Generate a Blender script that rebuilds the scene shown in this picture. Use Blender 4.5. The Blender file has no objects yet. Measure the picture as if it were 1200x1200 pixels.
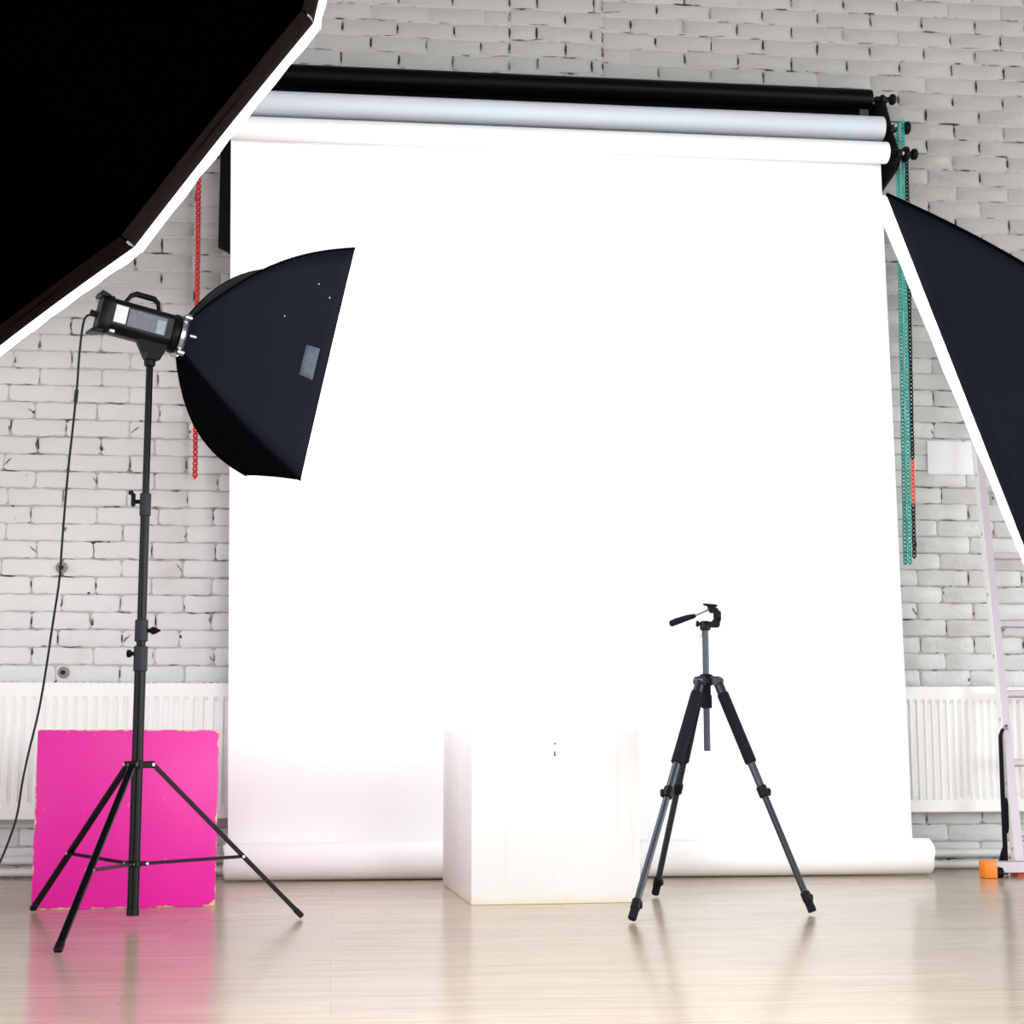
import bpy, bmesh, math, random
from mathutils import Vector as V, Matrix
random.seed(7)
PI = math.pi
COL = bpy.context.scene.collection
# ------------------------------------------------------------------ camera
F = 1900.0; TH = math.radians(7.8); PS = math.radians(6.2); CAM = V((0, 0, 0.6))
RT = V((math.cos(PS), -math.sin(PS), 0))
FW = V((math.sin(PS)*math.cos(TH), math.cos(PS)*math.cos(TH), math.sin(TH)))
UP = RT.cross(FW)
def ray(x, y): return FW + RT*((x-600)/F) - UP*((y-600)/F)
def onY(x, y, Y): r = ray(x, y); return CAM + r*(Y/r.y)
def onZ(x, y, Z): r = ray(x, y); return CAM + r*((Z-CAM.z)/r.z)
def at(x, y, d): return CAM + ray(x, y)*d
def cw(x, y, z): return CAM + RT*x + UP*y + FW*z
def cd(x, y, z): return (RT*x + UP*y + FW*z).normalized()
WORLD = 1.8
WY = 7.22                                   # the brick wall's face

# ------------------------------------------------------------------ materials
def mat(name, col, rough=.6, metal=0., emit=None, es=0., bump=None, var=None, coat=0., spec=.5, sheen=0., trans=None, diffuse=False):
    m = bpy.data.materials.new(name); m.use_nodes = True
    nt = m.node_tree; b = nt.nodes['Principled BSDF']
    b.inputs['Base Color'].default_value = (*col, 1); b.inputs['Roughness'].default_value = rough
    b.inputs['Metallic'].default_value = metal; b.inputs['Specular IOR Level'].default_value = spec
    b.inputs['Coat Weight'].default_value = coat; b.inputs['Sheen Weight'].default_value = sheen
    if emit: b.inputs['Emission Color'].default_value = (*emit, 1); b.inputs['Emission Strength'].default_value = es
    tc = nt.nodes.new('ShaderNodeTexCoord')
    if var:                                   # (scale, amount)
        n = nt.nodes.new('ShaderNodeTexNoise'); n.inputs['Scale'].default_value = var[0]; n.inputs['Detail'].default_value = 5
        nt.links.new(tc.outputs['Object'], n.inputs['Vector'])
        mx = nt.nodes.new('ShaderNodeMix'); mx.data_type = 'RGBA'
        a = var[1]
        mx.inputs[6].default_value = (*[c*(1-a) for c in col], 1); mx.inputs[7].default_value = (*[min(1, c*(1+a)) for c in col], 1)
        nt.links.new(n.outputs['Fac'], mx.inputs[0]); nt.links.new(mx.outputs[2], b.inputs['Base Color'])
    if bump:                                  # (scale, strength)
        n = nt.nodes.new('ShaderNodeTexNoise'); n.inputs['Scale'].default_value = bump[0]; n.inputs['Detail'].default_value = 4
        nt.links.new(tc.outputs['Object'], n.inputs['Vector'])
        bp = nt.nodes.new('ShaderNodeBump'); bp.inputs['Strength'].default_value = bump[1]; bp.inputs['Distance'].default_value = .004
        nt.links.new(n.outputs['Fac'], bp.inputs['Height']); nt.links.new(bp.outputs['Normal'], b.inputs['Normal'])
    if diffuse:
        d = nt.nodes.new('ShaderNodeBsdfDiffuse'); d.inputs['Color'].default_value = (*col, 1); d.inputs['Roughness'].default_value = 1
        if bump: nt.links.new(bp.outputs['Normal'], d.inputs['Normal'])
        nt.links.new(d.outputs[0], nt.nodes['Material Output'].inputs['Surface'])
    if trans:
        t = nt.nodes.new('ShaderNodeBsdfTranslucent'); t.inputs['Color'].default_value = (*trans, 1)
        ms = nt.nodes.new('ShaderNodeMixShader'); ms.inputs[0].default_value = .5
        nt.links.new(b.outputs[0], ms.inputs[1]); nt.links.new(t.outputs[0], ms.inputs[2])
        nt.links.new(ms.outputs[0], nt.nodes['Material Output'].inputs['Surface'])
    return m
def N(nt, t, **k):
    n = nt.nodes.new(t)
    for a, v in k.items(): setattr(n, a, v)
    return n
def ramp(nt, src, stops):
    r = N(nt, 'ShaderNodeValToRGB'); e = r.color_ramp.elements
    while len(e) < len(stops): e.new(.5)
    for el, (p, c) in zip(e, stops): el.position = p; el.color = (*c, 1) if len(c) == 3 else c
    nt.links.new(src, r.inputs[0]); return r

M = {}
M['black'] = mat('black_plastic', (.0028, .0028, .0038), .42, bump=(300, .05), spec=.15)
M['blackm'] = mat('black_painted_metal', (.0012, .0012, .0016), .24, spec=.13)
M['collar'] = mat('dark_grey_plastic', (.018, .019, .026), .5, spec=.2)
M['steel'] = mat('steel', (.62, .64, .66), .28, 1.)
M['greytube'] = mat('blue_grey_anodised_tube', (.038, .050, .066), .38, .5)
M['darktube'] = mat('dark_anodised_tube', (.018, .024, .034), .35, .5)
M['foam'] = mat('black_foam', (.008, .008, .014), .85, bump=(400, .2), spec=.15)
M['fabric'] = mat('navy_black_nylon', (.0055, .0070, .0150), .7, bump=(60, .25), var=(7, .25), spec=.12)
M['fabric2'] = mat('glossy_black_nylon', (.0032, .0034, .005), .45, bump=(14, .5), diffuse=True)
M['velvet'] = mat('dead_black_cloth', (.0004, .0004, .0004), .9, diffuse=True)
M['brown'] = mat('dark_brown_border_cloth', (.007, .0022, .002), .7, bump=(40, .4), spec=.1)
M['lip'] = mat('white_lip_cloth', (.85, .85, .85), .8, trans=(.9, .9, .9), bump=(30, .4))
M['diff'] = mat('glowing_diffuser', (.9, .9, .9), .9, emit=(1, .99, .98), es=17.)
M['diffo'] = mat('octagonal_box_diffuser', (.9, .9, .9), .9, emit=(1, .99, .98), es=8.)
M['patch'] = mat('grey_blue_hook_tape', (.085, .115, .15), .8, var=(60, .3))
M['label'] = mat('off_white_label', (.62, .66, .66), .6, var=(150, .12))
M['panel'] = mat('grey_blue_control_panel', (.07, .085, .11), .35, var=(90, .5))
M['paper'] = mat('white_backdrop_paper', (.93, .93, .95), .75, spec=.2)
M['grey'] = mat('cool_grey_backdrop_paper', (.62, .68, .74), .5, spec=.3)
M['blackpaper'] = mat('black_backdrop_paper', (.0006, .0006, .001), .4, spec=.10)
M['rad'] = mat('white_radiator_enamel', (.88, .89, .89), .25, spec=.5)
M['pipe'] = mat('white_painted_pipe', (.70, .71, .70), .3)
M['alu'] = mat('brushed_aluminium', (.53, .48, .54), .42, .35, bump=(200, .05))
M['alub'] = mat('pale_anodised_channel', (.88, .92, .89), .45, .0)
M['orange'] = mat('orange_plastic', (.95, .24, .012), .4)
M['red'] = mat('red_plastic', (.62, .010, .018), .4)
M['redo'] = mat('coral_red_plastic', (.75, .06, .035), .4)
M['teal'] = mat('turquoise_plastic', (.004, .42, .36), .4)
M['sheet'] = mat('white_paper_sheet', (.93, .93, .97), .7)
M['hole'] = mat('dark_hole', (.01, .01, .01), .9)
M['cable'] = mat('black_rubber_cable', (.008, .011, .012), .5, spec=.2)
M['stone'] = mat('grey_stub', (.28, .26, .25), .7, var=(80, .4))

def paint_brick(name, base, rough_amt):
    m = bpy.data.materials.new(name); m.use_nodes = True; nt = m.node_tree; b = nt.nodes['Principled BSDF']
    tc = N(nt, 'ShaderNodeTexCoord'); ob = tc.outputs['Object']
    n1 = N(nt, 'ShaderNodeTexNoise'); n1.inputs['Scale'].default_value = 2.2; n1.inputs['Detail'].default_value = 6; nt.links.new(ob, n1.inputs['Vector'])
    n2 = N(nt, 'ShaderNodeTexNoise'); n2.inputs['Scale'].default_value = 26; n2.inputs['Detail'].default_value = 8; n2.inputs['Roughness'].default_value = .7; nt.links.new(ob, n2.inputs['Vector'])
    c0 = ramp(nt, n1.outputs['Fac'], [(.3, (.91, .91, .91)), (.7, (1, 1, 1))])
    # thicker whitewash below a ragged edge; dimmer light above it put into the colour
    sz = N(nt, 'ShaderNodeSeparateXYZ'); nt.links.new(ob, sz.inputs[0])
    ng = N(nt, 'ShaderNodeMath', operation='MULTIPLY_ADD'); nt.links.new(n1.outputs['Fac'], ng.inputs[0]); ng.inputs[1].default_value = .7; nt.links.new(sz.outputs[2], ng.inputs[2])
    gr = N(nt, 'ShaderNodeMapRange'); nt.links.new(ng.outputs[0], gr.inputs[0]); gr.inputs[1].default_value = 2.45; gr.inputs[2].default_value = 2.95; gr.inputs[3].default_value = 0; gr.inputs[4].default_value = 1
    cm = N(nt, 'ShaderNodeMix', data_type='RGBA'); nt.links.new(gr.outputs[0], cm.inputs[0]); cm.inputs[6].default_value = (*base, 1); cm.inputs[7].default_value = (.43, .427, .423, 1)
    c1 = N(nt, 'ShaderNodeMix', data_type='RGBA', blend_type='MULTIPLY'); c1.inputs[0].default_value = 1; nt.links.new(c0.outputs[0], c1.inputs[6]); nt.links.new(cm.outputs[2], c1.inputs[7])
    spk = ramp(nt, n2.outputs['Fac'], [(0., (.25, .24, .22)), (.27, (.35, .33, .3)), (.315, (1, 1, 1)), (1, (1, 1, 1))])
    mx = N(nt, 'ShaderNodeMix', data_type='RGBA', blend_type='MULTIPLY'); mx.inputs[0].default_value = .8
    nt.links.new(c1.outputs[2], mx.inputs[6]); nt.links.new(spk.outputs[0], mx.inputs[7])
    # a few bare, ochre patches where the whitewash has gone
    n4 = N(nt, 'ShaderNodeTexNoise'); n4.inputs['Scale'].default_value = 3.1; n4.inputs['Detail'].default_value = 3
    mp = N(nt, 'ShaderNodeMapping'); mp.inputs['Location'].default_value = (7.3, 2.1, 4.7); nt.links.new(ob, mp.inputs[0]); nt.links.new(mp.outputs[0], n4.inputs['Vector'])
    pr = ramp(nt, n4.outputs['Fac'], [(.66, (0, 0, 0)), (.74, (1, 1, 1))])
    m2 = N(nt, 'ShaderNodeMix', data_type='RGBA'); m2.inputs[7].default_value = (.62, .54, .44, 1)
    sc = N(nt, 'ShaderNodeMath', operation='MULTIPLY'); sc.inputs[1].default_value = .45
    nt.links.new(pr.outputs[0], sc.inputs[0]); nt.links.new(sc.outputs[0], m2.inputs[0])
    nt.links.new(mx.outputs[2], m2.inputs[6]); nt.links.new(m2.outputs[2], b.inputs['Base Color'])
    b.inputs['Roughness'].default_value = .6; b.inputs['Specular IOR Level'].default_value = .3
    n3 = N(nt, 'ShaderNodeTexNoise'); n3.inputs['Scale'].default_value = 38; n3.inputs['Detail'].default_value = 7; nt.links.new(ob, n3.inputs['Vector'])
    bp = N(nt, 'ShaderNodeBump'); bp.inputs['Strength'].default_value = rough_amt; bp.inputs['Distance'].default_value = .012
    nt.links.new(n3.outputs['Fac'], bp.inputs['Height']); nt.links.new(bp.outputs[0], b.inputs['Normal'])
    return m
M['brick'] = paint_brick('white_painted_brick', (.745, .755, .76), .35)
def mortar(name, lo, hi, p0, p1, sc):
    m = bpy.data.materials.new(name); m.use_nodes = True; nt = m.node_tree; b = nt.nodes['Principled BSDF']
    tc = N(nt, 'ShaderNodeTexCoord')
    n1 = N(nt, 'ShaderNodeTexNoise'); n1.inputs['Scale'].default_value = sc; n1.inputs['Detail'].default_value = 6; nt.links.new(tc.outputs['Object'], n1.inputs['Vector'])
    c1 = ramp(nt, n1.outputs['Fac'], [(p0, lo), (p1, hi)]); nt.links.new(c1.outputs[0], b.inputs['Base Color'])
    b.inputs['Roughness'].default_value = .9
    return m
M['mortar'] = mortar('painted_mortar', (.05, .045, .04), (.45, .445, .435), .35, .46, 9)
M['joint'] = mortar('open_joint', (.015, .014, .013), (.30, .29, .28), .50, .62, 14)
M['chip'] = mortar('broken_mortar', (.02, .018, .016), (.30, .29, .27), .40, .75, 30)

def floor_mat():
    m = bpy.data.materials.new('pale_wood_laminate'); m.use_nodes = True; nt = m.node_tree; b = nt.nodes['Principled BSDF']
    tc = N(nt, 'ShaderNodeTexCoord'); ob = tc.outputs['Object']
    mp = N(nt, 'ShaderNodeMapping'); mp.inputs['Scale'].default_value = (1.1, 14, 1); nt.links.new(ob, mp.inputs[0])
    n1 = N(nt, 'ShaderNodeTexNoise'); n1.inputs['Scale'].default_value = 2.0; n1.inputs['Detail'].default_value = 8; n1.inputs['Roughness'].default_value = .62; n1.inputs['Distortion'].default_value = .6
    nt.links.new(mp.outputs[0], n1.inputs['Vector'])
    c1 = ramp(nt, n1.outputs['Fac'], [(.30, (.41, .325, .235)), (.5, (.49, .40, .30)), (.70, (.55, .465, .36))])
    bt = N(nt, 'ShaderNodeTexBrick'); bt.offset = .37
    bt.inputs['Scale'].default_value = 1; bt.inputs['Brick Width'].default_value = 1.28; bt.inputs['Row Height'].default_value = .19
    bt.inputs['Mortar Size'].default_value = .0012; bt.inputs['Mortar Smooth'].default_value = .5; bt.inputs['Bias'].default_value = 0
    bt.inputs['Color1'].default_value = (.90, .90, .90, 1); bt.inputs['Color2'].default_value = (1, 1, 1, 1); bt.inputs['Mortar'].default_value = (.70, .66, .6, 1)
    nt.links.new(ob, bt.inputs['Vector'])
    mx = N(nt, 'ShaderNodeMix', data_type='RGBA', blend_type='MULTIPLY'); mx.inputs[0].default_value = 1
    nt.links.new(c1.outputs[0], mx.inputs[6]); nt.links.new(bt.outputs['Color'], mx.inputs[7]); nt.links.new(mx.outputs[2], b.inputs['Base Color'])
    n2 = N(nt, 'ShaderNodeTexNoise'); n2.inputs['Scale'].default_value = 5; n2.inputs['Detail'].default_value = 4; nt.links.new(ob, n2.inputs['Vector'])
    mr = N(nt, 'ShaderNodeMapRange'); mr.inputs[3].default_value = .14; mr.inputs[4].default_value = .24; nt.links.new(n2.outputs['Fac'], mr.inputs[0]); nt.links.new(mr.outputs[0], b.inputs['Roughness'])
    b.inputs['Specular IOR Level'].default_value = .5
    bp = N(nt, 'ShaderNodeBump'); bp.inputs['Strength'].default_value = .12; bp.inputs['Distance'].default_value = .002
    nt.links.new(n1.outputs['Fac'], bp.inputs['Height']); nt.links.new(bp.outputs[0], b.inputs['Normal'])
    return m
M['floor'] = floor_mat()
def worn_box(name, paint, wood, half, edge, rough=.45, floorwear=0., corner=.018):
    """painted board; the paint has worn off along edges and corners in patches (object space, origin at the box's base centre)"""
    m = bpy.data.materials.new(name); m.use_nodes = True; nt = m.node_tree; b = nt.nodes['Principled BSDF']; L = nt.links
    tc = N(nt, 'ShaderNodeTexCoord'); ob = tc.outputs['Object']; sp = N(nt, 'ShaderNodeSeparateXYZ'); L.new(ob, sp.inputs[0])
    def mth(op, a, bb=None):
        n = N(nt, 'ShaderNodeMath', operation=op)
        for i, q in enumerate((a, bb)):
            if q is None: continue
            if isinstance(q, (int, float)): n.inputs[i].default_value = q
            else: L.new(q, n.inputs[i])
        return n.outputs[0]
    dx = mth('SUBTRACT', half[0], mth('ABSOLUTE', sp.outputs[0])); dy = mth('SUBTRACT', half[1], mth('ABSOLUTE', sp.outputs[1])); dz = mth('SUBTRACT', half[2], mth('ABSOLUTE', mth('SUBTRACT', sp.outputs[2], half[2])))
    dc = mth('ADD', mth('ADD', dx, dy), dz)                   # distance to a corner
    de = mth('MAXIMUM', mth('MINIMUM', dx, dy), mth('MINIMUM', mth('MAXIMUM', dx, dy), dz))   # to the nearest edge
    n1 = N(nt, 'ShaderNodeTexNoise'); n1.inputs['Scale'].default_value = 22; n1.inputs['Detail'].default_value = 6; L.new(ob, n1.inputs['Vector'])
    nz = mth('SUBTRACT', n1.outputs['Fac'], .47)
    w1 = mth('LESS_THAN', de, mth('MULTIPLY', nz, edge))
    w2 = mth('LESS_THAN', dc, mth('ADD', mth('MULTIPLY', nz, .10), corner))
    w = mth('MAXIMUM', w1, w2)
    if floorwear:
        n3 = N(nt, 'ShaderNodeTexNoise'); n3.inputs['Scale'].default_value = 9; n3.inputs['Detail'].default_value = 5; L.new(ob, n3.inputs['Vector'])
        g = N(nt, 'ShaderNodeMapRange'); L.new(mth('SUBTRACT', sp.outputs[2], mth('MULTIPLY', n3.outputs['Fac'], floorwear)), g.inputs[0])
        g.inputs[1].default_value = -.01; g.inputs[2].default_value = .012; g.inputs[3].default_value = .75; g.inputs[4].default_value = 0
        w = mth('MAXIMUM', w, g.outputs[0])
    n2 = N(nt, 'ShaderNodeTexNoise'); n2.inputs['Scale'].default_value = 45; n2.inputs['Detail'].default_value = 3; L.new(ob, n2.inputs['Vector'])
    spk = mth('MULTIPLY', mth('GREATER_THAN', n2.outputs['Fac'], .735), .6)
    w = mth('MAXIMUM', w, spk)
    mx = N(nt, 'ShaderNodeMix', data_type='RGBA'); L.new(w, mx.inputs[0])
    n5 = N(nt, 'ShaderNodeTexNoise'); n5.inputs['Scale'].default_value = 2.5; n5.inputs['Detail'].default_value = 8; L.new(ob, n5.inputs['Vector'])
    pr = ramp(nt, n5.outputs['Fac'], [(.3, tuple(c*.93 for c in paint)), (.7, paint)])
    # long vertical drips and scuffs
    mp = N(nt, 'ShaderNodeMapping'); mp.inputs['Scale'].default_value = (30, 30, 1.2); L.new(ob, mp.inputs[0])
    n6 = N(nt, 'ShaderNodeTexNoise'); n6.inputs['Scale'].default_value = 1; n6.inputs['Detail'].default_value = 2; L.new(mp.outputs[0], n6.inputs['Vector'])
    dr = ramp(nt, n6.outputs['Fac'], [(.62, (1, 1, 1)), (.72, (.86, .86, .86))])
    m3 = N(nt, 'ShaderNodeMix', data_type='RGBA', blend_type='MULTIPLY'); m3.inputs[0].default_value = .6
    L.new(pr.outputs[0], m3.inputs[6]); L.new(dr.outputs[0], m3.inputs[7])
    L.new(m3.outputs[2], mx.inputs[6]); mx.inputs[7].default_value = (*wood, 1); L.new(mx.outputs[2], b.inputs['Base Color'])
    b.inputs['Roughness'].default_value = rough; b.inputs['Specular IOR Level'].default_value = .35
    bp = N(nt, 'ShaderNodeBump'); bp.inputs['Strength'].default_value = .25; bp.inputs['Distance'].default_value = .002
    L.new(n2.outputs['Fac'], bp.inputs['Height']); L.new(bp.outputs[0], b.inputs['Normal'])
    return m

# ------------------------------------------------------------------ mesh helpers
class MB:
    def __init__(s): s.bm = bmesh.new()
    def basis(s, x, y, z, o):
        return Matrix(((x.x, y.x, z.x, o.x), (x.y, y.y, z.y, o.y), (x.z, y.z, z.z, o.z), (0, 0, 0, 1)))
    def box(s, c, size, ax=None, bev=.002, mi=0, seg=1):
        x, y, z = ax if ax else (V((1, 0, 0)), V((0, 1, 0)), V((0, 0, 1)))
        t = bmesh.new(); bmesh.ops.create_cube(t, size=1)
        bmesh.ops.scale(t, vec=size, verts=t.verts)
        if bev: bmesh.ops.bevel(t, geom=list(t.edges), offset=min(bev, min(size)*.45), segments=seg, affect='EDGES', profile=.5)
        return s.merge(t, s.basis(x, y, z, V(c)), mi)
    def merge(s, t, mtx, mi=0):
        vm = {v: s.bm.verts.new(mtx @ v.co) for v in t.verts}
        for f in t.faces:
            try: nf = s.bm.faces.new([vm[v] for v in f.verts]); nf.material_index = mi
            except ValueError: pass
        t.free(); return s
    def frame(s, d, ref=None):
        d = d.normalized(); r = ref if ref else (V((0, 0, 1)) if abs(d.z) < .9 else V((1, 0, 0)))
        x = r.cross(d).normalized(); y = d.cross(x); return x, y
    def tube(s, pts, rad, n=16, caps=True, mi=0, closed=False, sx=1., ref=None):
        pts = [V(p) for p in pts]; k = len(pts)
        rads = rad if isinstance(rad, (list, tuple)) else [rad]*k
        rings = []; px = None
        for i, p in enumerate(pts):
            if closed: d = pts[(i+1) % k]-pts[i-1]
            else: d = pts[min(i+1, k-1)]-pts[max(i-1, 0)]
            if d.length < 1e-9: d = V((0, 0, 1))
            if px is None: x, y = s.frame(d, ref)
            else:
                d.normalize(); x = (px - d*px.dot(d)).normalized(); y = d.cross(x)
            px = x
            rings.append([s.bm.verts.new(p + (x*math.cos(a)*sx + y*math.sin(a))*rads[i]) for a in [2*PI*j/n for j in range(n)]])
        m = k if closed else k-1
        for i in range(m):
            a, b = rings[i], rings[(i+1) % k]
            for j in range(n):
                f = s.bm.faces.new((a[j], a[(j+1) % n], b[(j+1) % n], b[j])); f.material_index = mi
        if caps and not closed:
            s.bm.faces.new(rings[0][::-1]).material_index = mi; s.bm.faces.new(rings[-1]).material_index = mi
        return s
    def cyl(s, a, b, r, n=20, mi=0, bev=0.):
        a, b = V(a), V(b); d = (b-a)
        if bev and d.length > 2*bev:
            u = d.normalized()*bev
            return s.tube([a, a+u*.0001, a+u, b-u, b-u*.0001, b], [r-bev, r-bev, r, r, r-bev, r-bev], n, mi=mi) if False else s.tube([a, a+u, b-u, b], [r-bev, r, r, r-bev], n, mi=mi)
        return s.tube([a, b], r, n, mi=mi)
    def bar(s, a, b, w, t, ref, bev=.001, mi=0):
        """flat bar from a to b, w wide along ref, t thick"""
        a, b = V(a), V(b); z = (b-a).normalized(); x = (ref - z*ref.dot(z)).normalized(); y = z.cross(x)
        return s.box((a+b)/2, (w, t, (b-a).length), (x, y, z), bev, mi)
    def prism(s, outline, depth, org, ax, mi=0, bev=0.):
        """outline [(u,v)] extruded by depth along ax[2], centred"""
        t = bmesh.new()
        lo = [t.verts.new((u, v, -depth/2)) for u, v in outline]; hi = [t.verts.new((u, v, depth/2)) for u, v in outline]
        t.faces.new(lo[::-1]); t.faces.new(hi); n = len(lo)
        for i in range(n): t.faces.new((lo[i], lo[(i+1) % n], hi[(i+1) % n], hi[i]))
        if bev: bmesh.ops.bevel(t, geom=list(t.edges), offset=bev, segments=1, affect='EDGES', profile=.5)
        return s.merge(t, s.basis(ax[0], ax[1], ax[2], V(org)), mi)
    def lathe(s, org, axis, prof, n=24, mi=0):
        axis = axis.normalized(); x, y = s.frame(axis); rings = []
        for (h, r) in prof:
            rings.append([s.bm.verts.new(V(org)+axis*h+(x*math.cos(a)+y*math.sin(a))*max(r, 1e-5)) for a in [2*PI*j/n for j in range(n)]])
        for a, b in zip(rings, rings[1:]):
            for j in range(n): s.bm.faces.new((a[j], a[(j+1) % n], b[(j+1) % n], b[j])).material_index = mi
        s.bm.faces.new(rings[0][::-1]).material_index = mi; s.bm.faces.new(rings[-1]).material_index = mi
        return s
    def build(s, name, mats, parent=None, base=None, sharp=35):
        bmesh.ops.recalc_face_normals(s.bm, faces=s.bm.faces)
        L = V(parent['_base']) if parent else (V(base) if base is not None else V((0, 0, 0)))
        for v in s.bm.verts: v.co -= L
        me = bpy.data.meshes.new(name); s.bm.to_mesh(me); s.bm.free()
        for m in (mats if isinstance(mats, (list, tuple)) else [mats]): me.materials.append(m)
        me.polygons.foreach_set('use_smooth', [True]*len(me.polygons)); me.set_sharp_from_angle(angle=math.radians(sharp))
        o = bpy.data.objects.new(name, me); COL.objects.link(o)
        if parent: o.parent = parent
        else: o.location = L
        o['_base'] = tuple(L)
        return o
def tag(o, label, cat, group=None):
    o['label'] = label; o['category'] = cat
    if group: o['group'] = group
    return o
def thing(name, base, label, cat, group=None):
    o = bpy.data.objects.new(name, None); COL.objects.link(o); o.location = base; o['_base'] = tuple(base); o.empty_display_size = .05
    return tag(o, label, cat, group)
def struct(o): o['kind'] = 'structure'; return o
X, Y, Z = V((1, 0, 0)), V((0, 1, 0)), V((0, 0, 1))

# ------------------------------------------------------------------ floor and brick wall
b = MB(); b.box((.8, -1.25, -.05), (20, 17.5, .1), bev=0); struct(b.build('floor', M['floor']))
M['ceiling'] = mat('white_ceiling_paint', (.30, .30, .30), .8)
b = MB(); b.box((.8, -1.25, 4.50), (20, 17.5, .12), bev=0); struct(b.build('ceiling', M['ceiling']))

def brick_wall():
    b = MB(); bm = b.bm
    def quad(x0, x1, z0, z1, y, mi):
        vs = [bm.verts.new(p) for p in ((x0, y, z0), (x1, y, z0), (x1, y, z1), (x0, y, z1))]; bm.faces.new(vs).material_index = mi
    b.box((.8, WY+.1528, 2.22), (20, .30, 4.44), bev=0, mi=1)          # core; its face is the mortar plane
    def brick(x0, x1, z0, z1, rough, dy):
        """one brick face with irregular, rounded outline"""
        w, h = x1-x0, z1-z0; c = min(.004+.006*rough, w*.3, h*.3)
        pts = []
        nx = 6 if w > .15 else 3
        for i in range(nx+1): pts.append((x0+c+(w-2*c)*i/nx, z0))
        pts.append((x1, z0+c)); pts.append((x1, (z0+z1)/2)); pts.append((x1, z1-c))
        for i in range(nx+1): pts.append((x1-c-(w-2*c)*i/nx, z1))
        pts.append((x0, z1-c)); pts.append((x0, (z0+z1)/2)); pts.append((x0, z0+c))
        j = .0008+.0022*rough
        pts = [(x+random.uniform(-j, j), z+random.uniform(-j, j)) for x, z in pts]
        cx, cz = (x0+x1)/2, (z0+z1)/2
        rings = []
        for (ins, yy) in ((-.0008, WY+.0045), (0, WY+.0020+dy), (.0035, WY+dy)):
            rings.append([bm.verts.new((x+(ins if x < cx else -ins)*1., yy, z+(ins if z < cz else -ins))) for x, z in pts])
        n = len(pts)
        for a, c2 in zip(rings, rings[1:]):
            for k in range(n): bm.faces.new((a[k], a[(k+1) % n], c2[(k+1) % n], c2[k]))
        bm.faces.new(rings[-1])
    def blob(x, z, w, h, mi, y):
        n = 9; ph = random.uniform(0, 6)
        vs = []
        for k in range(n):
            a = 2*PI*k/n+ph; r = random.uniform(.45, 1.15)
            vs.append(bm.verts.new((x+w*r*math.cos(a), y, z+h*r*math.sin(a))))
        bm.faces.new(vs).material_index = mi
    def crack(x, z, ln_, ang, w):
        n = 6; pl = []; a = ang
        for k in range(n+1):
            pl.append((x, z)); a += random.uniform(-.35, .35) if ang else random.uniform(-.06, .06); x += math.cos(a)*ln_/n; z += math.sin(a)*ln_/n
        up = []; dn = []
        for k, (px, pz) in enumerate(pl):
            ww_ = w*random.uniform(.4, 1.3)*(.25+math.sin(PI*k/n))
            nx_, nz_ = -math.sin(a if ang else 0), math.cos(a if ang else 0)
            up.append(bm.verts.new((px+nx_*ww_, WY-.0026, pz+nz_*ww_))); dn.append(bm.verts.new((px-nx_*ww_, WY-.0026, pz-nz_*ww_)))
        for k in range(n): bm.faces.new((dn[k], dn[k+1], up[k+1], up[k])).material_index = 3
    RH = .0772; BL = .2615
    # seams of the toothed sections seen above the rolls
    xs1 = onY(597, 40, WY).x; xs2 = onY(706, 40, WY).x
    secs = [(-4.2, xs1, 0.0, -.035), (xs1, xs2, .010, .10), (xs2, 5.8, -.006, .02)]
    for si, (sx0, sx1, zoff, xoff) in enumerate(secs):
        row = 0; z = zoff-.03
        while z < 4.40:
            rgh = 1. if z < 2.25 else (.15 if z > 2.6 else .15+.85*(2.6-z)/.35)
            g = .0042 if rgh < .5 else .0034
            x = sx0 if si != 2 else sx0
            first = (BL*.5 if row % 2 else BL) + (xoff if si != 0 else 0)
            if si == 0: first = BL-((row % 2)*BL*.5)
            cur = x; k = 0
            if si == 0:                                        # aligned to the seam at its right end
                edges = [sx1]; e = sx1-(BL*.5 if row % 2 else BL)
                while e > sx0: edges.append(e); e -= BL
                edges = sorted(edges+[sx0])
            else:
                edges = [sx0]; e = sx0+(BL*.52 if (row+si) % 2 else BL)
                while e < sx1-.03: edges.append(e); e += BL
                edges.append(sx1)
            # shift by a few millimetres per joint
            edges = [edges[0]]+[e+random.uniform(-.007, .007)*(1+1.2*rgh) for e in edges[1:-1]]+[edges[-1]]
            zj = random.uniform(-.0012, .0012)
            for x0, x1 in zip(edges, edges[1:]):
                if x1-x0 < .03: continue
                brick(x0+g*.8, x1-g*.8, z+g+zj, z+RH-g+zj, rgh, random.uniform(-.0008, .0010))
                # the upright joint: often open and dark
                r = random.random()
                yj = WY+.0030
                if rgh < .5:
                    if r < .85: blob(x1, z+RH/2, .0055, RH*.40, 2, WY-.0022)
                else:
                    if r < .22: blob(x1+random.uniform(-.01, .01), z+RH*random.uniform(.3, .7), random.uniform(.003, .008), RH*random.uniform(.10, .30), 3, WY-.0022)
                    elif r < .50: blob(x1, z+RH/2, .0035, RH*.33, 2, WY-.0020)
                if rgh > .5:
                    if random.random() < .16: blob(random.uniform(x0, x1), z+random.uniform(-.004, .004), random.uniform(.004, .013), random.uniform(.002, .006), 3, WY-.0024)
                    if random.random() < .16: crack(random.uniform(x0, x1), z+random.uniform(-.002, .002), random.uniform(.02, .08), 0, .0016)
                    if random.random() < .20: crack(x1+random.uniform(-.008, .008), z+RH*.25, RH*random.uniform(.3, .9), PI/2+random.uniform(-.5, .5), .0024)
                elif random.random() < .42: crack(random.uniform(x0, x1), z+random.uniform(-.002, .002), random.uniform(.02, .12), 0, .0014)
            row += 1; z += RH
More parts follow.
